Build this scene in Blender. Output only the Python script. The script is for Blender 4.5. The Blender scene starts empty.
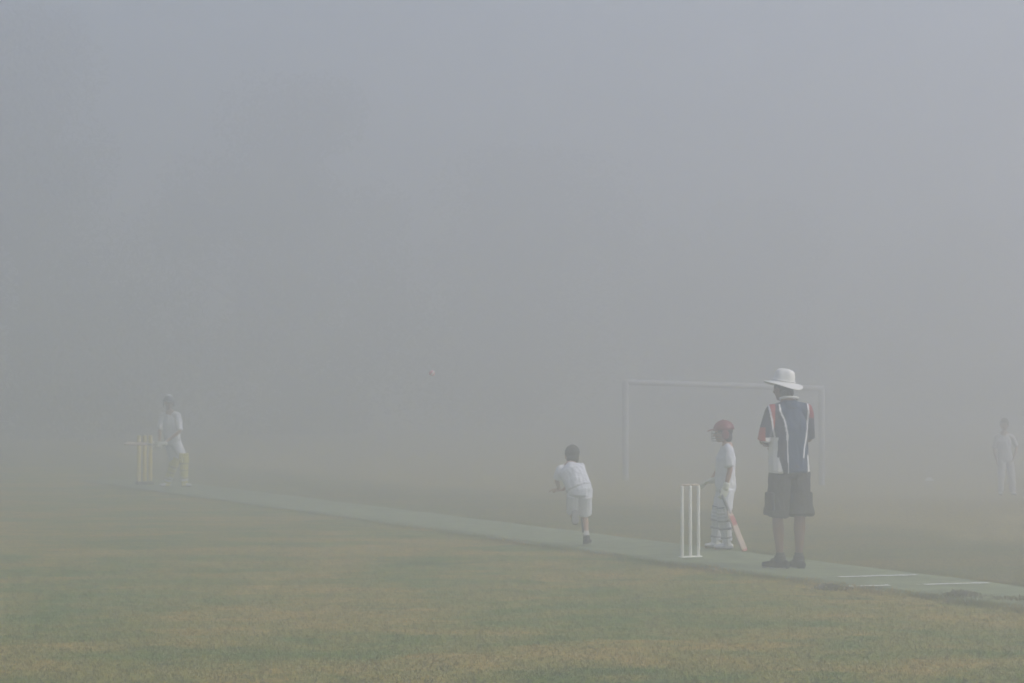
import bpy, bmesh, math, random
from mathutils import Vector, Matrix, noise

random.seed(11)
SC = bpy.context.scene
COL = SC.collection
V = Vector
F_PX, HZ, EYE = 2277.0, 385.0, 1.68          # focal length in pixels, horizon row, eye height

# ------------------------------------------------------------------ terrain
def sstep(a, b, x):
    t = max(0.0, min(1.0, (x-a)/(b-a)))
    return t*t*(3-2*t)

def terrain(x, y):
    z = 0.0
    s = sstep(29.0, 42.0, y)*(1-sstep(50, 75, y))
    z -= s*(0.08+0.033*max(-1.5, min(6.0, x-2.1)))
    return z

def ground(px, py):
    """where the sight line through a pixel meets the ground"""
    Y = F_PX*EYE/(py-HZ)
    for _ in range(6):
        X = (px-512)/F_PX*Y
        Y = F_PX*(EYE-terrain(X, Y))/(py-HZ)
    X = (px-512)/F_PX*Y
    return V((X, Y, terrain(X, Y)))

PC = ground(690, 558)                         # near wicket
PF = ground(145, 486.5)                       # far wicket
PD = (PF-PC).normalized()                     # along the pitch
PN = V((-PD.y, PD.x, 0)); PN = -PN if PN.x < 0 else PN   # across it, away from the camera

# ------------------------------------------------------------------ materials
def mat(name, col, rough=0.8, spec=0.3, var=0.0, scale=30.0, bump=0.0, bscale=120.0):
    m = bpy.data.materials.new(name); m.use_nodes = True
    nt = m.node_tree; b = nt.nodes['Principled BSDF']
    b.inputs['Base Color'].default_value = (*col, 1)
    b.inputs['Roughness'].default_value = rough
    b.inputs['Specular IOR Level'].default_value = spec
    tc = nt.nodes.new('ShaderNodeTexCoord')
    if var > 0:
        n = nt.nodes.new('ShaderNodeTexNoise'); n.inputs['Scale'].default_value = scale
        n.inputs['Detail'].default_value = 5
        nt.links.new(tc.outputs['Object'], n.inputs['Vector'])
        r = nt.nodes.new('ShaderNodeMapRange')
        r.inputs['From Min'].default_value = 0.3; r.inputs['From Max'].default_value = 0.7
        r.inputs['To Min'].default_value = 1-var; r.inputs['To Max'].default_value = 1+var
        nt.links.new(n.outputs['Fac'], r.inputs['Value'])
        mx = nt.nodes.new('ShaderNodeMix'); mx.data_type = 'RGBA'; mx.blend_type = 'MULTIPLY'
        mx.inputs['Factor'].default_value = 1
        mx.inputs['A'].default_value = (*col, 1)
        nt.links.new(r.outputs['Result'], mx.inputs['B'])
        nt.links.new(mx.outputs['Result'], b.inputs['Base Color'])
    if bump > 0:
        n2 = nt.nodes.new('ShaderNodeTexNoise'); n2.inputs['Scale'].default_value = bscale
        nt.links.new(tc.outputs['Object'], n2.inputs['Vector'])
        bp = nt.nodes.new('ShaderNodeBump'); bp.inputs['Strength'].default_value = bump
        bp.inputs['Distance'].default_value = 0.01
        nt.links.new(n2.outputs['Fac'], bp.inputs['Height'])
        nt.links.new(bp.outputs['Normal'], b.inputs['Normal'])
    return m

def mat_paint(name, rough=0.85, bump=0.25):
    """cloth or skin whose pattern is stored on the mesh"""
    m = mat(name, (0.5, 0.5, 0.5), rough, 0.25, 0, 30, bump)
    nt = m.node_tree
    a = nt.nodes.new('ShaderNodeAttribute'); a.attribute_name = 'pattern'
    nt.links.new(a.outputs['Color'], nt.nodes['Principled BSDF'].inputs['Base Color'])
    return m

M = dict(
    white=mat('white_cotton', (.74, .76, .82), .9, .2, .05, 9, .4, 60),
    navy=mat_paint('printed_polyester'),
    body=mat_paint('skin', .6, .1),
    olive=mat('dark_cotton', (.060, .058, .052), .9, .2, .15, 12, .4, 60),
    hatcloth=mat('hat_cotton', (.80, .80, .78), .9, .2, .05, 14, .3, 90),
    shoe=mat('dark_suede', (.030, .030, .028), .8, .3, .2, 20),
    shoe_w=mat('white_leather', (.72, .73, .74), .6, .4, .08, 20),
    sole=mat('pale_rubber', (.22, .22, .21), .8, .3, .1, 20),
    sock=mat('white_sock', (.6, .6, .6), .9, .2, .05, 40),
    hair=mat('dark_hair', (.018, .014, .012), .6, .4, .3, 60, .6, 200),
    redhelm=mat('maroon_shell', (.20, .022, .034), .45, .5, .1, 10),
    navyhelm=mat('navy_shell', (.06, .07, .10), .45, .5, .1, 10),
    wcap=mat('pale_cap', (.7, .72, .74), .8, .3, .05, 10),
    steel=mat('painted_steel', (.20, .20, .21), .4, .5),
    pad=mat('white_pad_vinyl', (.62, .64, .66), .6, .35, .06, 14),
    strap=mat('dark_strap', (.28, .29, .33), .8, .3),
    padtrim=mat('navy_trim', (.18, .20, .30), .7, .3),
    ypad=mat('yellow_pad_vinyl', (.66, .60, .13), .6, .35, .08, 14),
    glove=mat('white_glove', (.66, .68, .58), .7, .3, .08, 30),
    willow=mat('willow', (.55, .44, .36), .6, .35, .12, 25),
    grip=mat('rubber_grip', (.30, .31, .32), .8, .3),
    sticker=mat('red_sticker', (.45, .12, .11), .5, .4),
    fwhite=mat('offwhite_cloth', (.60, .60, .67), .9, .2, .08, 9, .4, 60),
    ystrap=mat('yellow_strap', (.36, .34, .12), .8, .3),
    stumpw=mat('white_stump_paint', (.80, .80, .74), .55, .35, .05, 12),
    stumpy=mat('yellow_stump_plastic', (.74, .60, .18), .5, .4, .05, 12),
    rubber=mat('black_rubber', (.05, .055, .05), .8, .3, .1, 20),
    post=mat('white_post_paint', (.44, .44, .46), .5, .4, .06, 6),
    marker=mat('white_plastic', (.85, .85, .83), .5, .4),
    ballred=mat('pink_leather', (.70, .22, .26), .35, .5, .1, 40),
    seam=mat('highlight_stitching', (.75, .70, .66), .8, .3),
    trunk=mat('tree_bark', (.11, .09, .075), .9, .2, .3, 6, .5, 20),
    leaf=mat('tree_leaves', (.055, .075, .035), .7, .3, .35, .7),
    grey=mat('dark_knit', (.07, .07, .075), .9, .2, .1, 30),
    collar=mat('white_collar', (.78, .78, .78), .9, .2),
)

# ------------------------------------------------------------------ mesh helpers
def link(name, me, parent=None, loc=(0, 0, 0)):
    o = bpy.data.objects.new(name, me); COL.objects.link(o)
    o.location = loc
    if parent: o.parent = parent
    return o

def tag(o, label=None, cat=None, group=None, kind=None):
    if label: o['label'] = label
    if cat: o['category'] = cat
    if group: o['group'] = group
    if kind: o['kind'] = kind
    return o

def thing(name, loc, label, cat, group=None):
    o = bpy.data.objects.new(name, None); COL.objects.link(o)
    o.location = loc; o.empty_display_size = .1
    return tag(o, label, cat, group)

def loft(bm, pts, rad, side=(1, 0, 0), n=16, cap=0.85):
    """closed tube through pts; rad = radius or (across, along) per point; side = across direction(s)"""
    pts = [V(p) for p in pts]
    rad = [(r, r) if not isinstance(r, tuple) else r for r in rad]
    sides = [V(s) for s in side] if isinstance(side[0], (tuple, Vector)) and not isinstance(side, Vector) else [V(side)]*len(pts)
    tan = []
    for i in range(len(pts)):
        a = pts[max(0, i-1)]; b = pts[min(len(pts)-1, i+1)]
        tan.append((b-a).normalized())
    st = []
    def ring(p, t, s, a, b):
        s = s-t*s.dot(t)
        if s.length < .05: s = t.orthogonal()
        s.normalize(); u = t.cross(s)
        return [bm.verts.new(p+s*(a*math.cos(2*math.pi*k/n))+u*(b*math.sin(2*math.pi*k/n))) for k in range(n)]
    rings = []
    K = 4
    for k in range(1, K+1):
        ph = math.pi/2*k/(K+.4)
        a, b = rad[0]; e = min(a, b)*cap
        rings.append(ring(pts[0]-tan[0]*e*math.cos(ph), tan[0], sides[0], a*math.sin(ph), b*math.sin(ph)))
    for i, p in enumerate(pts):
        rings.append(ring(p, tan[i], sides[i], *rad[i]))
    for k in range(K, 0, -1):
        ph = math.pi/2*k/(K+.4)
        a, b = rad[-1]; e = min(a, b)*cap
        rings.append(ring(pts[-1]+tan[-1]*e*math.cos(ph), tan[-1], sides[-1], a*math.sin(ph), b*math.sin(ph)))
    for r0, r1 in zip(rings, rings[1:]):
        for k in range(n):
            bm.faces.new((r0[k], r0[(k+1) % n], r1[(k+1) % n], r1[k]))
    bm.faces.new(list(reversed(rings[0]))); bm.faces.new(rings[-1])

def ell(bm, c, r, R=None):
    mt = Matrix.Translation(V(c)) @ (R.to_4x4() if R else Matrix.Identity(4)) @ Matrix.Diagonal((*r, 1))
    bmesh.ops.create_uvsphere(bm, u_segments=18, v_segments=12, radius=1, matrix=mt)

def box(bm, c, h, R=None, bev=0.0):
    mt = Matrix.Translation(V(c)) @ (R.to_4x4() if R else Matrix.Identity(4)) @ Matrix.Diagonal((h[0]*2, h[1]*2, h[2]*2, 1))
    r = bmesh.ops.create_cube(bm, size=1, matrix=mt)
    if bev > 0:
        es = list({e for v in r['verts'] for e in v.link_edges})
        bmesh.ops.bevel(bm, geom=es, offset=bev, segments=2, affect='EDGES', profile=.6)

def torus(bm, c, R, r, rx, ry, n=28, k=8):
    """oval ring, R = matrix whose z is the axis"""
    vs = []
    for i in range(n):
        a = 2*math.pi*i/n
        row = []
        for j in range(k):
            b = 2*math.pi*j/k
            p = V(((rx+r*math.cos(b))*math.cos(a), (ry+r*math.cos(b))*math.sin(a), r*1.6*math.sin(b)))
            row.append(bm.verts.new(V(c)+R @ p))
        vs.append(row)
    for i in range(n):
        for j in range(k):
            bm.faces.new((vs[i][j], vs[(i+1) % n][j], vs[(i+1) % n][(j+1) % k], vs[i][(j+1) % k]))

def finish(bm, name, m, parent=None, smooth=True, loc=(0, 0, 0)):
    bmesh.ops.recalc_face_normals(bm, faces=bm.faces[:])
    me = bpy.data.meshes.new(name); bm.to_mesh(me); bm.free()
    if smooth:
        for p in me.polygons: p.use_smooth = True
    me.materials.append(m)
    return link(name, me, parent, loc)

def fuse(bm, name, m, parent, voxel=.006, it=5, wrinkle=0.0, wfreq=14.0, wz=.45, seed=0, paint=None):
    """fuse overlapping volumes into one continuous skin; optional folds and pattern"""
    bmesh.ops.recalc_face_normals(bm, faces=bm.faces[:])
    me = bpy.data.meshes.new('t'); bm.to_mesh(me); bm.free()
    o = bpy.data.objects.new('t', me); COL.objects.link(o)
    rm = o.modifiers.new('r', 'REMESH'); rm.mode = 'VOXEL'; rm.voxel_size = voxel; rm.adaptivity = 0
    sm = o.modifiers.new('s', 'SMOOTH'); sm.factor = .5; sm.iterations = it
    dg = bpy.context.evaluated_depsgraph_get()
    out = bpy.data.meshes.new_from_object(o.evaluated_get(dg))
    bpy.data.objects.remove(o); bpy.data.meshes.remove(me)
    out.name = name
    if wrinkle > 0:
        nr = [v.normal.copy() for v in out.vertices]
        for v, n_ in zip(out.vertices, nr):
            p = v.co
            q = V((p.x*wfreq+seed, p.y*wfreq, p.z*wfreq*wz+p.x*5))
            w = noise.noise(q)+.5*noise.noise(q*2.3+V((7, 3, 1)))
            v.co = p+n_*(w*wrinkle)
    if paint:
        at = out.color_attributes.new('pattern', 'FLOAT_COLOR', 'POINT')
        for i, v in enumerate(out.vertices):
            at.data[i].color = (*paint(v.co, v.normal), 1)
    for p in out.polygons: p.use_smooth = True
    out.materials.clear(); out.materials.append(m)
    return link(name, out, parent)

def basis(fwd, up=(0, 0, 1)):
    """matrix: x = right, y = forward, z = up"""
    f = V(fwd).normalized(); u = V(up); r = f.cross(u).normalized(); u = r.cross(f).normalized()
    return Matrix((r, f, u)).transposed()

# ------------------------------------------------------------------ people
def hand(bm, w, d, nrm, S, curl=.5, thumb=1, fat=1.0):
    """palm, four fingers of different lengths and a thumb from the side of the palm.
    w wrist, d direction, nrm palm normal (fingers curl towards it), thumb = +1/-1 side"""
    d = V(d).normalized(); nrm = (V(nrm)-d*V(nrm).dot(d)).normalized(); s = d.cross(nrm)*thumb
    w = V(w); L = .088*S
    R = Matrix((s, nrm, d)).transposed()
    loft(bm, [w, w+d*L*.35, w+d*L*.75, w+d*L], [(.026*S*fat, .017*S*fat), (.037*S*fat, .016*S*fat), (.040*S*fat, .014*S*fat), (.038*S*fat, .011*S*fat)], side=tuple(s), n=12)
    for k, ln in enumerate((.88, 1.0, .93, .74)):
        p = w+d*L*1.0+s*((1.5-k)*.0205*S*fat)
        a = curl*.55; pts = [p]
        for seg in (.42, .30, .25):
            dd = d*math.cos(a)+nrm*math.sin(a)+s*(1.5-k)*.05
            p = p+dd*(ln*seg*.088*S); pts.append(p); a += curl
        r = .0088*S*fat
        loft(bm, pts, [r, r, r*.93, r*.82], side=tuple(s), n=8)
    p = w+d*L*.28+s*.030*S*fat
    d1 = (d*.72+s*.62+nrm*.25).normalized(); d2 = (d*.9+s*.15+nrm*(.2+.5*curl)).normalized()
    loft(bm, [p, p+d1*.036*S, p+d1*.036*S+d2*.028*S, p+d1*.036*S+d2*.05*S], [.013*S*fat, .0115*S*fat, .0105*S*fat, .009*S*fat], side=tuple(nrm), n=8)

def head_shape(bm, c, R, S):
    def P(x, y, z): return V(c)+R @ V((x*S, y*S, z*S))
    ell(bm, P(0, -.012, .025), (.074*S, .093*S, .088*S), R)     # skull
    ell(bm, P(0, .018, -.025), (.062*S, .070*S, .078*S), R)     # face
    ell(bm, P(0, .045, -.080), (.036*S, .034*S, .026*S), R)     # chin
    ell(bm, P(0, .072, .022), (.048*S, .018*S, .010*S), R)      # brow
    loft(bm, [P(0, .082, .008), P(0, .096, -.014), P(0, .104, -.028)], [.008*S, .011*S, .013*S], n=8)   # nose
    ell(bm, P(0, .082, -.052), (.022*S, .010*S, .005*S), R)     # lips
    ell(bm, P(0, .080, -.062), (.018*S, .010*S, .005*S), R)
    for s in (-1, 1):
        ell(bm, P(s*.035, .070, -.022), (.022*S, .016*S, .018*S), R)   # cheek
        ell(bm, P(s*.029, .081, .002), (.012*S, .009*S, .008*S), R)    # eye
        ell(bm, P(s*.076, -.004, -.012), (.010*S, .020*S, .032*S), R)  # ear

def body(j, parent, S, skin, headS=1.0, fingers=(.5, .5), thick=1.0, voxel=.0055, hands=True):
    """one continuous body. j: joints; S: stature factor"""
    bm = bmesh.new(); T = thick*S
    sh = (j['shR']-j['shL']).normalized(); hp = (j['hipR']-j['hipL']).normalized()
    md = (sh+hp).normalized()
    loft(bm, [j['pelvis'], j['waist'], j['chest'], j['neck0']], [(.155*T, .105*T), (.14*T, .10*T), (.16*T, .11*T), (.10*T, .075*T)], side=(hp, md, sh, sh))
    Rh = basis(j['face'], j.get('headup', (0, 0, 1)))
    HS = headS
    loft(bm, [j['neck0'], j['head']+Rh @ V((0, -.02, -.07))*HS], [.058*T, .050*T], n=12)
    head_shape(bm, j['head'], Rh, HS)
    for s in 'LR':
        a, b, c = j['sh'+s], j['el'+s], j['wr'+s]
        loft(bm, [j['neck0'].lerp(a, .3), a], [.055*T, .052*T], n=12)
        loft(bm, [a, a.lerp(b, .4), b], [.050*T, .046*T, .036*T], n=12)
        loft(bm, [b, b.lerp(c, .3), c], [.036*T, .037*T, .024*T], n=12)
        if hands:
            hand(bm, c, j['hd'+s], j['hn'+s], S, fingers[0 if s == 'L' else 1], 1 if s == 'L' else -1)
        h, k, q, t = j['hip'+s], j['kn'+s], j['an'+s], j['toe'+s]
        loft(bm, [h, h.lerp(k, .4), k], [.085*T, .078*T, .054*T], n=12)
        sb = V((0, 0, 0))
        loft(bm, [k, k.lerp(q, .3), k.lerp(q, .7), q], [.052*T, .056*T, .038*T, .032*T], n=12)
        dn = j.get('dn'+s, V((0, 0, -1)))
        loft(bm, [q+dn*.035*S-(t-q).normalized()*.03*S, q.lerp(t, .5)+dn*.02*S, t], [(.032*S, .028*S), (.036*S, .024*S), (.034*S, .016*S)], side=tuple((t-q).cross(dn).normalized()), n=12)
    hc = j['head']
    def paint(p, n_):
        q = Rh.transposed() @ (p-hc)/HS
        if q.y > .07 and abs(q.z-.002) < .007 and .018 < abs(q.x) < .040: return (.03, .025, .02)
        if q.y > .08 and abs(q.z+.056) < .008 and abs(q.x) < .022: return (skin[0]*.9, skin[1]*.6, skin[2]*.6)
        return skin
    return fuse(bm, 'body', M['body'], parent, voxel, 5, paint=paint)

def shirt(j, parent, S, m, thick=1.0, hem=None, cuffL=.9, cuffR=.9, flare=1.0, paint=None, seed=0, name='shirt', amp=.007, loose=1.0, waist=1.0, neck=None):
    bm = bmesh.new(); T = thick*S
    sh = (j['shR']-j['shL']).normalized(); hp = (j['hipR']-j['hipL']).normalized(); md = (sh+hp).normalized()
    base = hem if hem is not None else j['pelvis']
    nk = j['neck0']-(j['neck0']-j['chest'])*.12
    loft(bm, [base, base.lerp(j['waist'], .8), j['chest'], nk],
         [(.178*T*flare, .125*T*flare), (.168*T*waist, .122*T*waist), (.178*T, .128*T), (.10*T, .075*T)], side=(hp, md, sh, sh), n=20, cap=.25)
    if neck: loft(bm, [nk, j['neck0']+V((0, 0, neck))], [(.098*T, .085*T), (.074*T, .068*T)], side=sh, n=16, cap=.2)
    for s, cf in (('L', cuffL), ('R', cuffR)):
        a, b = j['sh'+s], j['el'+s]
        loft(bm, [j['neck0'].lerp(a, .35)-V((0, 0, .01)), a], [.060*T, .062*T], n=14)
        e = a.lerp(b, cf)
        loft(bm, [a, a.lerp(e, .5), e], [.060*T, .060*T*loose, .056*T*loose], n=14, cap=.25)
    return fuse(bm, name, m, parent, .007, 4, amp, 13, .5, seed, paint)

def legs_cloth(j, parent, S, m, name, frac, knee_r=.085, hem_r=.08, thick=1.0, seed=0, long=False, amp=.007, waist=None):
    bm = bmesh.new(); T = thick*S
    hp = (j['hipR']-j['hipL']).normalized()
    w = waist if waist is not None else j['pelvis'].lerp(j['waist'], .35)
    cr = (j['hipL']+j['hipR'])/2
    loft(bm, [cr-V((0, 0, .02*S)), j['pelvis'], w], [(.165*T, .115*T), (.172*T, .122*T), (.155*T, .112*T)], side=tuple(hp), n=20, cap=.3)
    for s in 'LR':
        h, k, q = j['hip'+s], j['kn'+s], j['an'+s]
        if long:
            e = k.lerp(q, frac)
            loft(bm, [h, h.lerp(k, .5), k, k.lerp(e, .5), e], [.100*T, .092*T, knee_r*T, hem_r*T*.97, hem_r*T], n=14, cap=.2)
        else:
            e = h.lerp(k, frac)
            loft(bm, [h, h.lerp(e, .5), e], [.100*T, .098*T, hem_r*T], n=14, cap=.15)
    return fuse(bm, name, m, parent, .007, 4, amp, 11, .5, seed)

def shoes(j, parent, S, m):
    for s in 'LR':
        q, t = j['an'+s], j['toe'+s]
        dn = j.get('dn'+s, V((0, 0, -1))); f = (t-q); f = (f-dn*f.dot(dn)).normalized()
        sd = f.cross(dn).normalized()
        heel = q+dn*.035*S-f*.045*S
        L = (t-heel).dot(f)
        bm = bmesh.new()
        loft(bm, [heel, heel+f*L*.35, heel+f*L*.7, heel+f*L*.97], [(.040*S, .036*S), (.041*S, .036*S), (.050*S, .030*S), (.036*S, .020*S)], side=tuple(sd), n=14)
        loft(bm, [q-dn*.03*S, q+dn*.03*S], [.042*S, .046*S], n=14, cap=.3)
        ell(bm, q.lerp(t, .35)-dn*.0, (.034*S, .034*S, .034*S))
        o = fuse(bm, 'shoe', m, parent, .006, 3)
        bm = bmesh.new()
        loft(bm, [heel+dn*.026*S, heel+f*L*.4+dn*.028*S, heel+f*L*.75+dn*.024*S, heel+f*L+dn*.018*S], [(.042*S, .012*S), (.040*S, .011*S), (.052*S, .011*S), (.034*S, .010*S)], side=tuple(sd), n=14)
        finish(bm, 'sole', M['sole'], o)

def hair_cap(j, parent, HS, low=-.03, amp=.006):
    R = basis(j['face'], j.get('headup', (0, 0, 1))); c = j['head']
    def P(x, y, z): return c+R @ V((x, y, z))*HS
    bm = bmesh.new()
    ell(bm, P(0, -.022, .034), (.084*HS, .098*HS, .092*HS), R)
    ell(bm, P(0, -.050, low), (.068*HS, .055*HS, .060*HS), R)
    ell(bm, P(0, .03, .078), (.058*HS, .058*HS, .040*HS), R)
    return fuse(bm, 'hair', M['hair'], parent, .007, 2, amp, 60, 1, 3)

def helmet(j, parent, HS, m):
    R = basis(j['face'], j.get('headup', (0, 0, 1))); c = j['head']
    def P(x, y, z): return c+R @ V((x, y, z))*HS
    bm = bmesh.new()
    ell(bm, P(0, -.015, .030), (.103*HS, .120*HS, .112*HS), R)
    geom = [v for v in bm.verts if (R.transposed() @ (v.co-c)).z < .012*HS]
    bmesh.ops.delete(bm, geom=geom, context='VERTS')
    for s in (-1, 1):
        ell(bm, P(s*.092, -.015, -.020), (.012*HS, .042*HS, .055*HS), R)   # ear guard
    ell(bm, P(0, -.015, .128+.012), (.014*HS, .014*HS, .006*HS), R)
    o = finish(bm, 'helmet', m, parent)
    so = o.modifiers.new('s', 'SOLIDIFY'); so.thickness = .006
    bm = bmesh.new()
    loft(bm, [P(0, .085, .045), P(0, .135, .040), P(0, .165, .030)], [(.088*HS, .008*HS), (.075*HS, .006*HS), (.045*HS, .005*HS)], side=tuple(R @ V((1, 0, 0))), n=18)
    finish(bm, 'peak', m, o)
    bm = bmesh.new()
    for z, y in ((.0, .128), (-.028, .133), (-.056, .13), (-.084, .118)):
        pts = [P(.10*math.sin(a), -.015+(y+.015)*math.cos(a), z) for a in [math.radians(q) for q in range(-80, 81, 16)]]
        loft(bm, pts, [.0028]*len(pts), n=6)
    for xx in (-.05, .05):
        loft(bm, [P(xx, .115, .02), P(xx, .12, -.085)], [.0028, .0028], n=6)
    finish(bm, 'grille', M['steel'], o)
    return o

def leg_pad(parent, k, q, f, S, m, strap, trim):
    """ribbed batting pad on the front of a shin; k knee, q ankle, f forward"""
    f = V(f); d = (q-k).normalized(); f = (f-d*f.dot(d)).normalized(); s = d.cross(f)
    bm = bmesh.new()
    top = k-d*.11*S; kn = k; bot = q-d*.005*S
    for i in range(-3, 4):
        a = math.radians(27*i); o_ = (f*math.cos(a)+s*math.sin(a))
        loft(bm, [kn+d*.05*S+o_*.072*S, kn.lerp(bot, .55)+o_*.064*S, bot+o_*.052*S], [.019*S, .019*S, .016*S], n=8)
        loft(bm, [top+o_*.086*S, kn-d*.05*S+o_*.08*S], [.016*S, .018*S], n=8)
    for zz in (-.045, 0, .042):
        pts = [kn+d*zz*S+(f*math.cos(a)+s*math.sin(a))*.083*S for a in [math.radians(t) for t in range(-85, 86, 17)]]
        loft(bm, pts, [.023*S]*len(pts), n=10)
    pts = [bot+d*.035*S+(f*math.cos(a)+s*math.sin(a))*.066*S+f*.015*S for a in [math.radians(t) for t in range(-60, 61, 20)]]
    loft(bm, pts, [.02*S]*len(pts), n=8)
    o = fuse(bm, 'batting_pad', m, parent, .006, 2)
    for t, r in ((.16, .083), (.45, .076), (.78, .064)):
        bm = bmesh.new()
        R = Matrix((s, f, d)).transposed()
        torus(bm, k.lerp(q, t)+f*.004, R, .009*S, r*S*1.03, r*S*1.12)
        finish(bm, 'strap', strap, o)
    bm = bmesh.new()
    pts = [top-d*.008*S+(f*math.cos(a)+s*math.sin(a))*.087*S for a in [math.radians(t) for t in range(-80, 81, 16)]]
    loft(bm, pts, [.011*S]*len(pts), n=8)
    finish(bm, 'trim', trim, o)
    return o

def glove(parent, w, d, nrm, S, th, curl=.75):
    bm = bmesh.new()
    hand(bm, w, d, nrm, S, curl, th, 1.42)
    loft(bm, [V(w)-V(d).normalized()*.05*S, V(w)], [.040*S, .038*S], n=12)
    return fuse(bm, 'glove', M['glove'], parent, .005, 1)

def bat(hand_pt, toe, face, label, length=.76, sticker=True, wid=.051):
    """cricket bat: hand_pt = top of handle, toe = toe of blade; face = direction the flat face looks"""
    a = V(hand_pt); b = V(toe); d = (b-a).normalized(); Lh = length*.34
    root = thing('cricket_bat', a, label, 'cricket bat')
    f = V(face); f = (f-d*f.dot(d)).normalized(); s = d.cross(f)
    a0 = V((0, 0, 0)); b0 = d*length
    bm = bmesh.new()
    N = 14; rows = []
    for i in range(N+1):
        t = i/N; p = d*(Lh+(length-Lh)*t)
        w = wid*min(1.0, .42+t*7)*(1-.25*max(0, (t-.93)/.07)**2)
        e = .011+.004*t; sp = .030*(.35+.65*math.sin(math.pi*min(1, t*1.02+.12))**.8 if t < .9 else .40)
        prof = [(-w, -.004), (-w*.98, e*.6), (-w*.35, e+sp*.45), (0, e+sp*.6), (w*.35, e+sp*.45), (w*.98, e*.6), (w, -.004), (w*.5, -.007), (0, -.008), (-w*.5, -.007)]
        rows.append([bm.verts.new(p+s*x-f*y) for x, y in prof])
    for r0, r1 in zip(rows, rows[1:]):
        for k in range(10): bm.faces.new((r0[k], r0[(k+1) % 10], r1[(k+1) % 10], r1[k]))
    bm.faces.new(rows[0]); bm.faces.new(rows[-1])
    bl = finish(bm, 'blade', M['willow'], root)
    if sticker:
        bm = bmesh.new()
        R = Matrix((s, d, f)).transposed()
        box(bm, d*(Lh+.11)+f*.0095, (wid*.8, .05, .0012), R, .001)
        finish(bm, 'sticker', M['sticker'], bl, False)
        bm = bmesh.new(); box(bm, d*(length-.008), (wid*.82, .010, .012), R, .003)
        finish(bm, 'toe_guard', M['sticker'], bl, False)
    bm = bmesh.new()
    pts = [d*(Lh*1.12*i/14) for i in range(15)]
    loft(bm, pts, [.0165+.0012*(i % 2) for i in range(15)], n=12)
    finish(bm, 'handle', M['grip'], root)
    return root

def at(px, py, s, ox, oy, y=0.0):
    """figure-local point from a picture point: x right, y away, z up"""
    return V(((px-ox)/s, y, (oy-py)/s))

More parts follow.
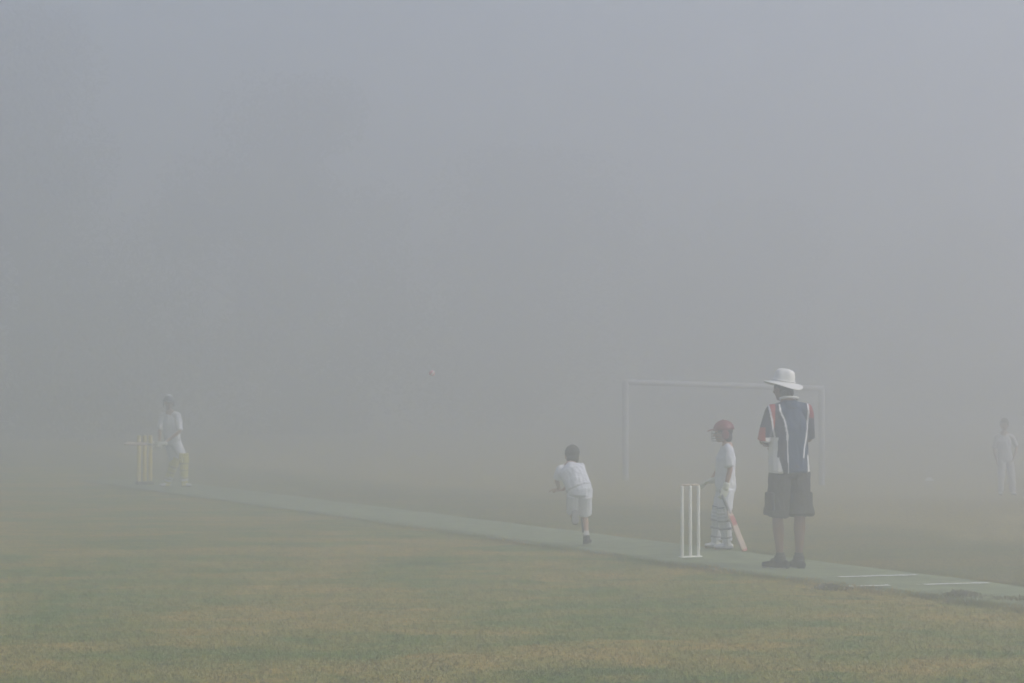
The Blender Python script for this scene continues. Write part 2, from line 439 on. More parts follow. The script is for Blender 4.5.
# ---------------- man in white hat (umpire), seen from behind, turned a little left
def man():
    OX, OY = 789, 569.0
    g = ground(OX, OY); s = F_PX/g.y
    root = thing('person', g, 'man seen from behind in white wide-brimmed hat, navy shirt and dark cargo shorts', 'person')
    th = math.radians(24); Rz = Matrix.Rotation(th, 3, 'Z')
    def r(x, y, z): return Rz @ V((x, y, z))
    j = dict(pelvis=r(0, 0, .93), waist=r(0, .02, 1.09), chest=r(0, .01, 1.30), neck0=r(0, 0, 1.50),
             shL=r(-.184, .0, 1.44), shR=r(.184, .0, 1.445), elL=r(-.258, .03, 1.17), elR=r(.228, .03, 1.19),
             wrL=r(-.03, .25, 1.16), wrR=r(.02, .27, 1.13), hdL=r(.9, .1, .15), hdR=r(-.9, .1, .15),
             hnL=r(0, -1, -.2), hnR=r(0, -1, .2),
             hipL=r(-.095, 0, .88), hipR=r(.095, 0, .88), knL=V((-.105, .02, .49)), knR=V((.095, .0, .49)),
             anL=V((-.085, 0, .085)), anR=V((.088, .02, .085)), toeL=V((-.232, .06, .03)), toeR=V((.05, .20, .03)))
    j['head'] = V((-.050, .05, 1.645)); j['face'] = Matrix.Rotation(math.radians(38), 3, 'Z') @ V((0, 1, -.08))
    body(j, root, 1.0, (.24, .15, .105), 1.0, voxel=.006, thick=.96)
    nv = (.036, .066, .128); nv2 = (.042, .048, .085); wh = (.78, .78, .80); rd = (.45, .08, .07)
    def seg(pts, y):
        for (x0, y0), (x1, y1) in zip(pts, pts[1:]):
            if y0 <= y <= y1: return x0+(x1-x0)*(y-y0)/(y1-y0)
        return None
    def paint(p, n_):
        X = OX+p.x*s; Yp = OY-p.z*s
        back = n_.y < .35
        if not back: return nv2
        # left sleeve cuff
        if X < 764.0 and 427 < Yp < 441: return rd
        c = seg([(767, 404), (770.5, 421.5), (772.8, 434), (773.5, 440)], Yp)
        if c is not None and abs(X-c) < .9: return wh
        a = seg([(778, 404), (779, 411), (783, 420), (785.5, 434), (786, 455), (786.5, 474)], Yp)
        if a is not None and abs(X-a) < (.9 if Yp < 440 else .6): return wh
        if c is not None and c < X < c+6.5-(Yp-404)*.2 and Yp < 428: return rd
        b = seg([(808, 402), (808.6, 412), (807.2, 430), (803.5, 448), (802.5, 458)], Yp)
        if b is not None and abs(X-b) < .9: return wh
        if X > 809 and 402 < Yp < 418: return (.30, .05, .06)
        if Yp > 437 and Yp < 457 and X < 776.5-(Yp-437)*.05: return wh
        if Yp >= 457 and X < 777+(Yp-457)*.28: return wh
        if Yp > 455 and X > 807: return wh
        if a is not None and X < a: return nv2
        if X > 806 and Yp < 446: return nv2
        return nv
    sh_ = shirt(j, root, 1.0, M['navy'], 1.05, hem=r(0, .0, .885), cuffL=.98, cuffR=.98, flare=1.06, paint=paint, amp=.006, waist=1.10, neck=.034)
    bm = bmesh.new()
    torus(bm, r(0, .0, 1.556), basis((0, 1, -.2)), .007, .083, .075)
    finish(bm, 'collar', M['collar'], sh_)
    st = legs_cloth(j, root, 1.0, M['olive'], 'shorts', .98, hem_r=.122, thick=1.08, seed=4, amp=.012)
    for s_, hip, kn in ((-1, 'hipL', 'knL'), (1, 'hipR', 'knR')):
        c = j[hip].lerp(j[kn], .66)
        o_ = r(s_*(.096 if s_ < 0 else .080), -.01, 0)
        bm = bmesh.new()
        box(bm, c+o_, (.020, .070, .085), Rz, .018)
        finish(bm, 'cargo_pocket', M['olive'], st)
    shoes(j, root, 1.2, M['shoe'])
    for q in ('L', 'R'):
        bm = bmesh.new(); an = j['an'+q]
        loft(bm, [an+V((0, 0, .02)), an+V((0, 0, .065))], [.042, .040], n=14, cap=.2)
        finish(bm, 'sock', M['rubber'], root)
    hair_cap(j, root, 1.0, -.04)
    # hat
    c = V((-.045, .04, 1.700)); tilt = Matrix.Rotation(math.radians(8.5), 3, 'Y') @ Matrix.Rotation(math.radians(3), 3, 'X')
    bm = bmesh.new(); N = 40
    prof = [(.0, .132), (.035, .130), (.066, .121), (.085, .103), (.093, .078), (.098, .045), (.102, .012), (.112, .004), (.135, -.004), (.160, -.012), (.178, -.018), (.181, -.022), (.176, -.026), (.135, -.014), (.108, -.006), (.096, .0)]
    rows = []
    for i, (rr, zz) in enumerate(prof):
        row = []
        for k in range(N):
            a = 2*math.pi*k/N
            wv = math.sin(a*2+.6)*.018*max(0, (rr-.10)/.08) + math.sin(a*3)*.005*max(0, (rr-.10)/.08)
            cr = .006*math.sin(a*5+1)*(1 if .05 < zz < .125 else .3)
            row.append(bm.verts.new(c+tilt @ V(((rr+cr*.5)*math.cos(a), (rr+cr)*1.05*math.sin(a), zz+wv))))
        rows.append(row)
    for r0, r1 in zip(rows, rows[1:]):
        for k in range(N): bm.faces.new((r0[k], r0[(k+1) % N], r1[(k+1) % N], r1[k]))
    bmesh.ops.remove_doubles(bm, verts=bm.verts[:], dist=.0005)
    h = finish(bm, 'sun_hat', M['hatcloth'], root)
    bm = bmesh.new(); torus(bm, c+tilt @ V((0, 0, .020)), tilt, .005, .101, .106, 36)
    finish(bm, 'hat_band', M['hatcloth'], h)

# ---------------- non-striker beside the near stumps, side on, facing left
def nonstriker():
    OX, OY = 722, 550.0
    g = ground(OX, OY); s = F_PX/g.y; S = .72
    root = thing('person', g, 'child in maroon helmet, whites and ribbed pads standing by the white stumps, facing left', 'person')
    A = lambda px, py, y=0: at(px, py, s, OX, OY, y)
    j = dict(pelvis=V((.035, 0, .66)), waist=V((.03, 0, .78)), chest=V((.035, 0, .93)), neck0=V((.055, 0, 1.065)),
             shL=V((.055, -.125, 1.02)), shR=V((.05, .125, 1.02)), elL=V((.065, -.155, .82)), elR=V((-.01, .16, .83)),
             wrL=V((.020, -.155, .635)), wrR=V((-.11, .09, .70)), hdL=V((-.25, .0, -1)), hdR=V((-1, -.3, -.25)),
             hnL=V((-.4, 1, 0)), hnR=V((0, -.3, -1)),
             hipL=V((.035, -.07, .62)), hipR=V((.03, .07, .62)), knL=V((.015, -.085, .35)), knR=V((-.03, .09, .35)),
             anL=V((.045, -.085, .075)), anR=V((-.055, .10, .075)), toeL=V((-.085, -.10, .025)), toeR=V((-.165, .085, .025)))
    j['head'] = V((.005, -.01, 1.195)); j['face'] = V((-1, -.05, -.08))
    body(j, root, S, (.42, .26, .19), .90, thick=1.02)
    shirt(j, root, S, M['white'], 1.16, hem=V((.035, 0, .66)), cuffL=.80, cuffR=.8, flare=1.02, loose=1.12, seed=2, amp=.010)
    legs_cloth(j, root, S, M['white'], 'trousers', .9, knee_r=.074, hem_r=.062, thick=1.20, long=True, seed=5)
    shoes(j, root, .80, M['shoe_w'])
    hair_cap(j, root, .90, -.055)
    helmet(j, root, .92, M['redhelm'])
    for q in 'LR':
        leg_pad(root, j['kn'+q], j['an'+q], (-1, -.15, 0), .76, M['pad'], M['strap'], M['padtrim'])
    glove(root, j['wrL'], j['hdL'], j['hnL'], .84, 1)
    glove(root, j['wrR'], j['hdR'], j['hnR'], .84, -1)
    top = g+V((-.025, -.155, .60)); toe = g+V((.205, -.24, .012))
    d = (toe-top).normalized()
    bat(toe-d*.66, toe, V((.8, -.75, .3)), 'wooden bat with red stickers held point-down by the child at the white stumps', length=.66, wid=.045)

# ---------------- bowler running away, leaning forward, left foot kicked up
def bowler():
    OX, OY = 587, 546.5
    g = ground(OX, OY); s = F_PX/g.y; S = .68
    root = thing('person', g, 'child bowler with dark hair, white shirt and shorts, leaning forward with one foot kicked up', 'person')
    A = lambda px, py, y=0: at(px, py, s, OX, OY, y)
    j = dict(pelvis=A(580, 491, .02), waist=A(577, 482, .06), chest=A(573, 473, .13), neck0=A(571, 465.5, .22),
             shL=A(561, 470.5, .19), shR=A(582, 468, .17), elL=A(557, 481, .20), elR=A(574, 484, .36),
             wrL=A(559.5, 490, .38), wrR=A(564, 491.5, .42), hdL=V((-.85, .2, -.15)), hdR=V((-1, .1, -.12)),
             hnL=V((0, .2, -1)), hnR=V((0, .2, -1)),
             hipL=A(574, 495, .02), hipR=A(585, 495, .0), knL=A(573.5, 516, .10), knR=A(584.5, 517, .10),
             anL=A(574.5, 516, -.17), anR=A(586.5, 538, .0), toeL=A(575, 526, -.23), toeR=A(589, 543.5, .11))
    j['dnL'] = V((0, -.82, .57))
    j['toeL'] = j['anL']+V((0, -.055, -.085))+j['dnL']*.03
    j['head'] = A(572.5, 457, .30); j['face'] = V((-.25, 1, -.35)); j['headup'] = V((0, .35, 1))
    body(j, root, S, (.42, .27, .20), .88, (.3, .3), thick=1.02)
    shirt(j, root, S, M['white'], 1.16, hem=A(579, 488, .03), cuffL=.9, cuffR=.85, flare=1.0, loose=1.05, seed=8, amp=.010)
    st = legs_cloth(j, root, S, M['white'], 'shorts', .88, hem_r=.098, thick=1.14, seed=9, amp=.008, waist=A(579, 485, .04))
    bm = bmesh.new(); torus(bm, A(579, 485.5, .04), basis((0, 1, -.3), (-.15, .3, 1)), .006, .118, .084)
    finish(bm, 'waistband', M['strap'], st)
    shoes(j, root, .84, M['shoe'])
    for q in 'LR':
        bm = bmesh.new(); an = j['an'+q]; kn = j['kn'+q]
        loft(bm, [an, an.lerp(kn, .30)], [.030, .034], n=14, cap=.2)
        finish(bm, 'sock', M['sock'], root)
    bm = bmesh.new(); kn = j['knR']; an = j['anR']
    pts = [kn.lerp(an, t)+V((-.030, -.018, 0)) for t in (.1, .4, .7)]
    loft(bm, pts, [(.010, .024), (.012, .028), (.010, .018)], side=(1, 0, 0), n=12)
    finish(bm, 'shin_guard', M['grey'], root)
    hair_cap(j, root, .93, -.045, .005)

# ---------------- striker at the far wicket
def striker():
    OX, OY = 174, 488.0
    g = ground(OX, OY); s = F_PX/g.y; S = .82
    root = thing('person', g, 'faint batter in whites with yellow pads striding forward beside the yellow stumps', 'person')
    A = lambda px, py, y=0: at(px, py, s, OX, OY, y)
    j = dict(pelvis=A(173, 440, 0), waist=A(172, 432, -.01), chest=A(171, 422, -.02), neck0=A(170.5, 412, -.04),
             shL=A(179, 415.5, -.10), shR=A(163.5, 416, .0), elL=A(182, 431, -.22), elR=A(160, 431, -.04),
             wrL=A(166, 443.5, -.30), wrR=A(162.5, 444.5, -.24), hdL=V((-1, 0, -.1)), hdR=V((-1, .1, .1)),
             hnL=V((0, 1, -.3)), hnR=V((0, -1, -.3)),
             hipL=A(176.5, 443, -.03), hipR=A(170, 443, .04), knL=A(185.5, 459, -.16), knR=A(174, 463, .06),
             anL=A(186, 482.5, -.14), anR=A(167, 483, .12), toeL=A(193, 487, -.22), toeR=A(160.5, 487, .02))
    j['head'] = A(169.5, 403.0, -.06); j['face'] = V((.35, -1, -.12))
    body(j, root, S, (.36, .22, .16), .90, thick=1.0)
    shirt(j, root, S, M['white'], 1.06, cuffL=.92, cuffR=.85, loose=1.12, seed=12, amp=.008)
    legs_cloth(j, root, S, M['white'], 'trousers', .9, knee_r=.088, hem_r=.072, thick=1.10, long=True, seed=15)
    shoes(j, root, .86, M['shoe_w'])
    h = helmet(j, root, .92, M['navyhelm'])
    R = basis(j['face'])
    bm = bmesh.new(); ell(bm, j['head']+R @ V((0, -.01, .118)), (.055, .06, .028))
    finish(bm, 'pale_crown', M['wcap'], h)  # pale low dome over the top of the helmet
    leg_pad(root, j['knL'], j['anL'], (.45, -1, 0), .84, M['ypad'], M['ystrap'], M['ypad'])
    leg_pad(root, j['knR'], j['anR'], (-.2, -1, 0), .84, M['ypad'], M['ystrap'], M['ypad'])
    glove(root, j['wrL'], j['hdL'], j['hnL'], .95, 1)
    glove(root, j['wrR'], j['hdR'], j['hnR'], .95, -1)
    hp = g+A(163, 444.4, -.27)
    bat(hp, g+A(126.5, 443.0, -.10), V((.1, -.55, 1)), 'faint bat held level across the yellow stumps by the far batter', length=.64, sticker=False, wid=.05)

# ---------------- fielder at the right edge
def fielder():
    OX, OY = 1006, 496.0
    g = ground(OX, OY); s = F_PX/g.y; S = .68
    root = thing('person', g, 'ghostly fielder in white shirt and long white trousers standing at the right edge', 'person')
    A = lambda px, py, y=0: at(px, py, s, OX, OY, y)
    j = dict(pelvis=A(1005, 458, 0), waist=A(1004, 450, 0), chest=A(1003.5, 441, 0), neck0=A(1004, 432.5, 0),
             shL=A(1011.5, 436.5, 0), shR=A(996.5, 436.5, 0), elL=A(1017, 447.5, .04), elR=A(994, 449, .04),
             wrL=A(1013, 457, -.05), wrR=A(995.5, 460, -.06), hdL=V((-.45, -.2, -1)), hdR=V((.1, -.1, -1)),
             hnL=V((-1, 0, 0)), hnR=V((1, 0, 0)),
             hipL=A(1009, 460, 0), hipR=A(1001.5, 460, 0), knL=A(1011, 477, -.03), knR=A(1000.5, 477, -.03),
             anL=A(1012, 491.5, 0), anR=A(1000, 491.5, 0), toeL=A(1013.5, 494.5, -.13), toeR=A(999, 494.5, -.13))
    j['head'] = A(1004, 424.5, -.01); j['face'] = V((-.3, -1, -.1))
    body(j, root, S, (.30, .19, .14), .88, (.4, .4))
    shirt(j, root, S, M['fwhite'], 1.05, cuffL=.85, cuffR=.9, loose=1.15, seed=22)
    legs_cloth(j, root, S, M['fwhite'], 'trousers', .95, knee_r=.088, hem_r=.078, thick=1.06, long=True, seed=25)
    shoes(j, root, .72, M['shoe_w'])
    hair_cap(j, root, .9, -.03)

man(); nonstriker(); bowler(); striker(); fielder()

# ------------------------------------------------------------------ wickets
def wicket(g, label, H, r, mt, bails, base, base_m, name='wicket', span=.092, lift=.0):
    root = thing('cricket_wicket', g, label, 'wicket')
    for k in (-1, 0, 1):
        p = PN*(span*k)+V((0, 0, lift))
        bm = bmesh.new()
        loft(bm, [p+V((0, 0, 0)), p+V((0, 0, H*.5)), p+V((0, 0, H-.01))], [r*.97, r, r*.98], n=16, cap=.35)
        o = finish(bm, 'stump', mt, root)
    for k in (-.5, .5) if bails else ():
        p = PN*(span*k)+V((0, 0, H+lift+.006))
        bm = bmesh.new()
        loft(bm, [p-PN*.052, p-PN*.036, p-PN*.025, p, p+PN*.025, p+PN*.036, p+PN*.052], [.005, .006, .010, .012, .010, .006, .005], n=10)
        finish(bm, 'bail', bails, root)
    bm = bmesh.new()
    R = Matrix((PN, V((-PN.y, PN.x, 0)), V((0, 0, 1)))).transposed()
    box(bm, V((0, 0, base[2])), base, R, min(base)*.5)
    finish(bm, 'base', base_m, root)

wicket(PC, 'three white stumps with bails on a thin base at the near end of the pitch', .705, .0165, M['stumpw'], M['willow'], (.118, .035, .012), M['stumpw'])
wicket(PF, 'three yellow stumps on a black rubber base at the far end of the pitch', .80, .033, M['stumpy'], None, (.145, .075, .045), M['rubber'], span=.100, lift=.06)

# ------------------------------------------------------------------ ball, marker, goal
Yb = 27.6
bp_ = V(((432-512)/F_PX*Yb, Yb, EYE+(HZ-373.2)/F_PX*Yb))
ball = thing('cricket_ball', bp_, 'small pink and white cricket ball in flight above the pitch', 'ball')
Rb = basis((.5, .2, .7))
bm = bmesh.new(); bmesh.ops.create_uvsphere(bm, u_segments=24, v_segments=16, radius=.036)
finish(bm, 'leather', M['ballred'], ball)
bm = bmesh.new(); torus(bm, (0, 0, .0), Rb, .0045, .0355, .0355, 32, 6)  # raised seam, broadened so its pale colour also paints the ball's highlight
for t in (-.009, .009): torus(bm, Rb @ V((0, 0, t)), Rb, .0015, .0352, .0352, 32, 6)
finish(bm, 'seam', M['seam'], ball)

g = ground(929, 480.5)
root = tag(link('field_marker', bpy.data.meshes.new('field_marker')), 'small white disc marker lying on the grass left of the fielder', 'marker')
bm = bmesh.new(); N = 28; rows = []
for rr, zz in ((.095, .0), (.095, .006), (.085, .010), (.062, .045), (.040, .062), (.030, .064), (.030, .058), (.05, .04), (.078, .004)):
    rows.append([bm.verts.new(V((rr*math.cos(6.2832*k/N), rr*math.sin(6.2832*k/N), zz))) for k in range(N)])
for r0, r1 in zip(rows, rows[1:]):
    for k in range(N): bm.faces.new((r0[k], r0[(k+1) % N], r1[(k+1) % N], r1[k]))
bm.to_mesh(root.data); bm.free(); root.data.materials.append(M['marker']); root.location = g
for p in root.data.polygons: p.use_smooth = True

GY = 42.2
gl = V(((625.5-512)/F_PX*GY, GY)+(0,)); gr_ = V(((821.5-512)/F_PX*(GY+.7), GY+.7)+(0,))
gl.z = EYE+(HZ-382.0)/F_PX*GY; gr_.z = EYE+(HZ-388.5)/F_PX*(GY+.7)
root = thing('football_goal', (gl.x, gl.y, 0), 'white football goal frame faint in the fog behind the man in the hat', 'goal')
o0 = V((gl.x, gl.y, 0))
for p in (gl, gr_):
    bm = bmesh.new(); zb = terrain(p.x, p.y)-.05
    loft(bm, [V((p.x, p.y, zb))-o0, p-o0], [.060, .060], n=20, cap=.3)
    finish(bm, 'post', M['post'], root)
bm = bmesh.new(); loft(bm, [gl-o0-V((.03, 0, 0)), gr_-o0+V((.03, 0, 0))], [.054, .054], n=20, cap=.3)
finish(bm, 'crossbar', M['post'], root)

# ------------------------------------------------------------------ ground
def ground_material(name, blades=False):
    m = bpy.data.materials.new(name); m.use_nodes = True
    nt = m.node_tree; N = nt.nodes; L = nt.links; b = N['Principled BSDF']
    b.inputs['Roughness'].default_value = .9; b.inputs['Specular IOR Level'].default_value = .15
    geo = N.new('ShaderNodeNewGeometry')
    def nz(scale, det, off=0, sx=1.0, rough=.6):
        mp = N.new('ShaderNodeMapping'); mp.inputs['Scale'].default_value = (scale*sx, scale, 0)
        mp.inputs['Location'].default_value = (off, off*.7, 0)
        L.new(geo.outputs['Position'], mp.inputs['Vector'])
        n = N.new('ShaderNodeTexNoise'); n.inputs['Scale'].default_value = 1; n.inputs['Detail'].default_value = det
        n.inputs['Roughness'].default_value = rough
        L.new(mp.outputs['Vector'], n.inputs['Vector']); return n.outputs['Fac']
    def ramp(fac, a, b_):
        r = N.new('ShaderNodeMapRange'); r.inputs['From Min'].default_value = a; r.inputs['From Max'].default_value = b_
        r.interpolation_type = 'SMOOTHSTEP'
        L.new(fac, r.inputs['Value']); return r.outputs['Result']
    def mix(f, A, B, blend='MIX'):
        x = N.new('ShaderNodeMix'); x.data_type = 'RGBA'; x.blend_type = blend
        for key, val in (('Factor', f), ('A', A), ('B', B)):
            if isinstance(val, (int, float)): x.inputs[key].default_value = val
            elif isinstance(val, tuple): x.inputs[key].default_value = (*val, 1)
            else: L.new(val, x.inputs[key])
        return x.outputs['Result']
    green = (.114, .182, .026); straw = (.370, .268, .062); dark = (.086, .142, .024)
    big = ramp(nz(.75, 5, 3.1, .6), .44, .58)
    med = ramp(nz(2.2, 5, 9.0), .36, .66)
    fine = ramp(nz(14, 6, 5.0, 1, .7), .30, .70)
    c = mix(big, green, straw)
    c = mix(med, c, mix(.5, green, straw))
    pt = ramp(nz(1.1, 4, 21, .6), .58, .72)
    c = mix(pt, c, dark)
    # longer dull grass strip just behind the pitch, and drier field further out
    vs = N.new('ShaderNodeVectorMath'); vs.operation = 'DOT_PRODUCT'; vs.inputs[1].default_value = tuple(PN)
    sub = N.new('ShaderNodeVectorMath'); sub.operation = 'SUBTRACT'; sub.inputs[1].default_value = tuple(PC)
    L.new(geo.outputs['Position'], sub.inputs[0]); L.new(sub.outputs[0], vs.inputs[0])
    off = vs.outputs['Value']
    wob = N.new('ShaderNodeMath'); wob.operation = 'MULTIPLY_ADD'; wob.inputs[1].default_value = 2.2
    L.new(nz(.8, 3, 2), wob.inputs[0]); L.new(off, wob.inputs[2])
    a1 = ramp(wob.outputs[0], 1.7, 2.1); a2 = ramp(wob.outputs[0], 4.6, 6.2)
    c = mix(a1, c, mix(.65, c, (.175, .165, .065)))
    c = mix(a2, c, mix(.75, c, (.37, .30, .11)))
    sc = mix(fine, (.68, .72, .68), (1.32, 1.28, 1.27))
    c = mix(1.0, c, sc, 'MULTIPLY')
    if blades:
        at_ = N.new('ShaderNodeAttribute'); at_.attribute_name = 'pattern'
        c = mix(1.0, c, at_.outputs['Color'], 'MULTIPLY')
        up = N.new('ShaderNodeCombineXYZ'); up.inputs['Z'].default_value = 1
        L.new(up.outputs['Vector'], b.inputs['Normal'])
    else:
        bp = N.new('ShaderNodeBump'); bp.inputs['Strength'].default_value = .8; bp.inputs['Distance'].default_value = .03
        L.new(nz(45, 6, 1), bp.inputs['Height']); L.new(bp.outputs['Normal'], b.inputs['Normal'])
    L.new(c, b.inputs['Base Color'])
    return m

def grid(name, x0, x1, y0, y1, step):
    xs = []; ys = []
    def axis(a, b, lo, hi, st):
        o = [a]; 
        v = lo
        while v <= hi+1e-6: o.append(v); v += st
        o.append(b); return o
    xs = axis(x0, x1, -30, 40, step); ys = axis(y0, y1, 5, 80, step)
    for k in (-300, -120, -60): xs.append(k)
    for k in (70, 140, 300): xs.append(k)
    for k in (-60, 120, 240): ys.append(k)
    xs = sorted(set(xs)); ys = sorted(set(ys))
    vs = [(x, y, terrain(x, y)) for y in ys for x in xs]; n = len(xs)
    fs = [(j*n+i, j*n+i+1, (j+1)*n+i+1, (j+1)*n+i) for j in range(len(ys)-1) for i in range(n-1)]
    me = bpy.data.meshes.new(name); me.from_pydata(vs, [], fs)
    for p in me.polygons: p.use_smooth = True
    return link(name, me)
go = grid('ground', -700, 700, -300, 900, 1.0)
go.data.materials.append(ground_material('turf_ground')); tag(go, kind='structure')

# synthetic pitch: green mat with ragged, overgrown edges
m = mat('synthetic_turf', (.215, .250, .138), .9, .15, .22, 3.5, .3, 300)
bm = bmesh.new(); N = 260; t0, t1 = -11.0, 20.2; rows = []
for i in range(N+1):
    t = t0+(t1-t0)*i/N
    c = PC+PD*t; c.z = 0
    e0 = -.48+.045*max(0, min(4, -t-1))+.05*noise.noise(V((t*1.3, 1, 0)))+.03*noise.noise(V((t*6, 3, 0)))
    e1 = .84+.05*noise.noise(V((t*1.1, 7, 0)))+.015*noise.noise(V((t*7, 9, 0)))
    row = []
    for k, u in enumerate((e0-.02, e0, e0+.3, (e0+e1)/2, e1-.3, e1, e1+.02)):
        row.append(bm.verts.new(c+PN*u+V((0, 0, .0 if k in (0, 6) else .012))))
    rows.append(row)
for r0, r1 in zip(rows, rows[1:]):
    for k in range(6): bm.faces.new((r0[k], r0[k+1], r1[k+1], r1[k]))
pitch = finish(bm, 'pitch', m); tag(pitch, kind='structure')

# worn painted lines across the near end
def line(a, b, wpx, gaps=()):
    A_, B_ = ground(*a), ground(*b); n = 60; bm = bmesh.new(); prev = None
    dr = (B_-A_).normalized(); pr = V((-dr.y, dr.x, 0))
    for i in range(n+1):
        t = i/n; p = A_.lerp(B_, t); p.z = .017
        w = wpx*(.8+.5*noise.noise(V((t*9+a[1], 0, 0))))
        skip = any(g0 < t < g1 for g0, g1 in gaps)
        q = None if skip else (bm.verts.new(p-pr*w), bm.verts.new(p+pr*w))
        if prev and q: bm.faces.new((prev[0], q[0], q[1], prev[1]))
        prev = q
    return bm
lm = mat('worn_line_paint', (.80, .81, .76), .9, .2, .22, 18)
fm = mat('faded_line_paint', (.30, .35, .27), .9, .2, .22, 18)
tag(finish(line((838, 578.2), (916, 576.2), .046), 'crease_line', lm), kind='structure')
tag(finish(line((784, 579.0), (837, 578.2), .022), 'faded_crease_line', fm), kind='structure')
tag(finish(line((845, 587.8), (889, 586.6), .046, ((.25, .30),)), 'crease_line', lm), kind='structure')
tag(finish(line((917, 586), (988, 584.2), .046, ((.03, .08),)), 'crease_line', lm), kind='structure')

# grass blades over the near ground
def blades(name, count, xr, yr, hmin, hmax, wid, accept, m, tint=(.62, 1.4), zfun=lambda p: 0):
    vs, fs, cols = [], [], []
    n = 0
    while n < count:
        Y = yr[0]+(yr[1]-yr[0])*random.random()**(1.7 if xr is None else 1.0)
        half = Y*.245+.5
        X = random.uniform(-half, half) if xr is None else random.uniform(*xr)
        if not accept(X, Y): n += .2; continue
        n += 1
        a = random.uniform(0, 6.2832); h = random.uniform(hmin, hmax); w = wid*random.uniform(.6, 1.3)
        lx, ly = random.gauss(0, .9)*h, random.gauss(0, .9)*h
        z = terrain(X, Y)+zfun((X, Y))
        dx, dy = w*math.cos(a), w*math.sin(a); i = len(vs)
        vs += [(X-dx, Y-dy, z-.004), (X+dx, Y+dy, z-.004), (X+dx*.6+lx*.45, Y+dy*.6+ly*.45, z+h*.6), (X-dx*.6+lx*.45, Y-dy*.6+ly*.45, z+h*.6), (X+lx, Y+ly, z+h)]
        fs += [(i, i+1, i+2, i+3), (i+3, i+2, i+4)]
        t = random.uniform(*tint); u = random.uniform(-.12, .12)
        cols += [(t*(1+u), t, t*(1-u), 1)]*5
    me = bpy.data.meshes.new(name); me.from_pydata(vs, [], fs)
    at_ = me.color_attributes.new('pattern', 'FLOAT_COLOR', 'POINT')
    at_.data.foreach_set('color', [c for q in cols for c in q])
    me.materials.append(m)
    return link(name, me)
def off_pitch(X, Y):
    u = (V((X, Y, 0))-PC).dot(PN); t = (V((X, Y, 0))-PC).dot(PD)
    return not (-.55 < u < .86 and t < 20.2)
bm_mat = ground_material('grass_blades', True)
tag(blades('grass', 150000, None, (11.5, 37), .008, .020, .0045, off_pitch, bm_mat), 'short dry green and straw coloured grass of the playing field', 'grass', kind='stuff')
def fringe(X, Y):
    u = (V((X, Y, 0))-PC).dot(PN)+.08*noise.noise(V((X*3, Y*3, 0)))
    return -.72 < u-.045*max(0, min(4, -(V((X, Y, 0))-PC).dot(PD)-1)) < -.44 or .84 < u < .95
tag(blades('edge_grass', 26000, None, (16.5, 30), .02, .055, .005, fringe, bm_mat, (.85, 1.3)), 'longer grass growing over the edges of the synthetic pitch', 'grass', kind='stuff')
tuft_m = mat('dull_tuft_grass', (.150, .145, .070), .9, .15, .3, 20)
def tuft(px, py, rx, label, n=900, hh=.09):
    c = ground(px, py); root = None
    vs, fs = [], []
    for _ in range(n):
        q = random.gauss(0, .42); X = rx*q; Y = random.gauss(0, .08)
        h = hh*math.exp(-q*q*1.2)*random.uniform(.4, 1.1)+.01
        a = random.uniform(0, 6.28); w = .005; lx, ly = random.gauss(0, .45)*h, random.gauss(0, .45)*h
        dx, dy = w*math.cos(a), w*math.sin(a); i = len(vs)
        vs += [(X-dx, Y-dy, 0), (X+dx, Y+dy, 0), (X+dx*.6+lx*.4, Y+dy*.6+ly*.4, h*.6), (X-dx*.6+lx*.4, Y-dy*.6+ly*.4, h*.6), (X+lx, Y+ly, h)]
        fs += [(i, i+1, i+2, i+3), (i+3, i+2, i+4)]
    me = bpy.data.meshes.new('grass_tuft'); me.from_pydata(vs, [], fs); me.materials.append(tuft_m)
    tag(link('grass_tuft', me, None, c), label, None, None, 'stuff')
tuft(962, 596.5, .17, 'dark ragged grass tuft at the pitch edge right of the painted lines', 700, .05)
tuft(1015, 600, .40, 'low dull grass tuft at the pitch edge by the right border of the view', 500, .03)
tuft(830, 588.5, .14, 'small grass tuft left of the nearer short painted line', 500, .035)

# ------------------------------------------------------------------ trees lost in the fog
def crown_mesh(seed, H, W, nleaf=15000):
    rnd = random.Random(seed); cl = []
    for i in range(34):
        a = rnd.uniform(0, 6.28); t = rnd.random()
        z = H*(.0+.98*t); rr = W*math.sin(math.pi*min(1, .12+.85*t))**.7*rnd.random()**.6
        cl.append((V((rr*math.cos(a), rr*math.sin(a), z)), rnd.uniform(.13, .26)*W*1.5))
    vs, fs = [], []
    for _ in range(nleaf):
        c, r = rnd.choice(cl)
        d = V((rnd.gauss(0, 1), rnd.gauss(0, 1), rnd.gauss(0, .75))).normalized()*r*rnd.random()**.4
        p = c+d; s = rnd.uniform(.07, .15)
        if p.z > H*1.06: continue
        u = V((rnd.gauss(0, 1), rnd.gauss(0, 1), rnd.gauss(0, 1))).normalized(); w = u.orthogonal().normalized()
        i = len(vs)
        vs += [p-u*s, p+w*s*.5, p+u*s, p-w*s*.5]; fs.append((i, i+1, i+2, i+3))
    me = bpy.data.meshes.new('crown'); me.from_pydata(vs, [], fs); me.materials.append(M['leaf'])
    return me, cl
protos = []
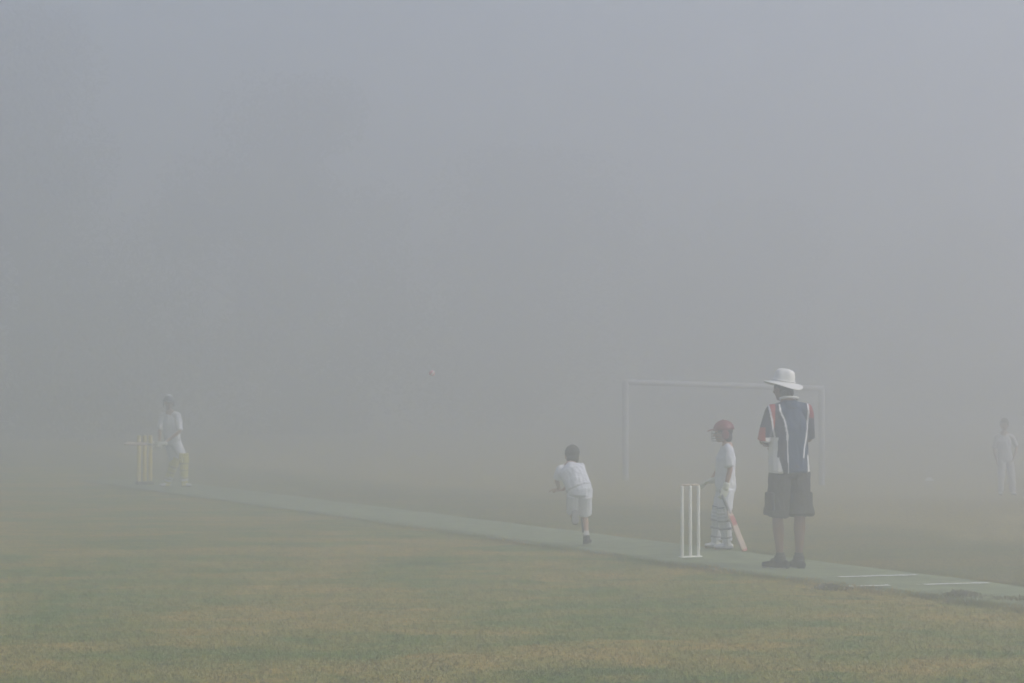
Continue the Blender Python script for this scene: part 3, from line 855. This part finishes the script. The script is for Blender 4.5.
for k, (H, W) in enumerate(((10.0, 5.2), (8.6, 5.2), (11.0, 5.8))):
    me, cl = crown_mesh(40+k, H, W, 34000)
    bm = bmesh.new()
    loft(bm, [(0, 0, -.8), (.1, 0, 0), (.05, .1, H*.35), (0, 0, H*.7)], [.42, .34, .24, .09], n=12)
    for c, r in cl[::3]:
        b0 = V((0.03, .05, c.z*.55)); loft(bm, [b0, b0.lerp(c, .5)+V((0, 0, -.2)), c], [.13, .09, .03], n=7)
    bmesh.ops.recalc_face_normals(bm, faces=bm.faces[:])
    tm = bpy.data.meshes.new('trunk'); bm.to_mesh(tm); bm.free(); tm.materials.append(M['trunk'])
    protos.append((me, tm))
TREES = [(-22.5, 68, 2, 1.25, 0, 'tallest dim tree in fog at the far left edge'),
         (-15.0, 71, 0, 1.25, 1, 'broad dim tree in fog right behind the far batter'),
         (-7.5, 78, 2, 1.0, 2, 'dim tree in fog between the far batter and the flying ball'),
         (0.5, 86, 1, 1.1, 3, 'faint tree in fog right above the running bowler'),
         (9.5, 93, 1, .95, 4, 'very faint tree in fog behind the goal frame'),
         (19, 97, 1, .9, 5, 'very faint tree in fog behind the fielder at the right')]
for x, y, p, s, rot, lab in TREES:
    t = thing('tree', (x, y, .55*s+terrain(x, y)), lab, 'tree', 'trees hidden in the fog behind the ground')
    t.scale = (s, s, s); t.rotation_euler.z = rot*1.3
    for nm, me in (('crown', protos[p][0]), ('trunk', protos[p][1])):
        link(nm, me, t)

# ------------------------------------------------------------------ fog
bm = bmesh.new()
bmesh.ops.create_cube(bm, size=1, matrix=Matrix.Translation((0, 300, 7.0)) @ Matrix.Diagonal((1500, 1300, 17, 1)))
me = bpy.data.meshes.new('haze'); bm.to_mesh(me); bm.free()
hz = tag(link('haze', me), kind='stuff')
m = bpy.data.materials.new('fog'); m.use_nodes = True; nt = m.node_tree
nt.nodes.remove(nt.nodes['Principled BSDF'])
pv = nt.nodes.new('ShaderNodeVolumePrincipled')
pv.inputs['Color'].default_value = (.822, .832, .862, 1)
pv.inputs['Density'].default_value = .049
pv.inputs['Anisotropy'].default_value = .62
nt.links.new(pv.outputs['Volume'], nt.nodes['Material Output'].inputs['Volume'])
me.materials.append(m)

# ------------------------------------------------------------------ light
SUN_EL, SUN_AZ = math.radians(42), math.radians(112)    # azimuth clockwise from +Y (view direction)
w = bpy.data.worlds.new('World'); SC.world = w; w.use_nodes = True
nt = w.node_tree; bg = nt.nodes['Background']
sky = nt.nodes.new('ShaderNodeTexSky'); sky.sky_type = 'NISHITA'; sky.sun_disc = False
sky.sun_elevation = SUN_EL; sky.sun_rotation = SUN_AZ
sky.air_density = 1.0; sky.dust_density = 3.2; sky.ozone_density = 1.0
nt.links.new(sky.outputs['Color'], bg.inputs['Color']); bg.inputs['Strength'].default_value = .10
sl = bpy.data.lights.new('sun', 'SUN'); sl.energy = 1.7; sl.angle = math.radians(20); sl.color = (1, .97, .93)
so = bpy.data.objects.new('sun', sl); COL.objects.link(so)
dirv = V((math.sin(SUN_AZ)*math.cos(SUN_EL), math.cos(SUN_AZ)*math.cos(SUN_EL), math.sin(SUN_EL)))
so.rotation_euler = dirv.to_track_quat('Z', 'Y').to_euler(); so.location = (0, 0, 60)

# ------------------------------------------------------------------ camera
cd = bpy.data.cameras.new('camera'); cam = bpy.data.objects.new('camera', cd); COL.objects.link(cam)
cam.location = (0, 0, EYE)
cam.rotation_euler = (math.radians(90)+math.atan((HZ-341.5)/F_PX), 0, 0)
cd.sensor_width = 36; cd.lens = F_PX/1024*36; cd.clip_start = .1; cd.clip_end = 3000
SC.camera = cam

SC.view_settings.view_transform = 'Standard'; SC.view_settings.look = 'None'
SC.view_settings.gamma = 1; SC.view_settings.use_curve_mapping = False
SC.view_settings.exposure = 0.99
cy = SC.cycles
cy.max_bounces = 10; cy.volume_bounces = 6; cy.diffuse_bounces = 3; cy.use_denoising = True
cy.sample_clamp_indirect = 8
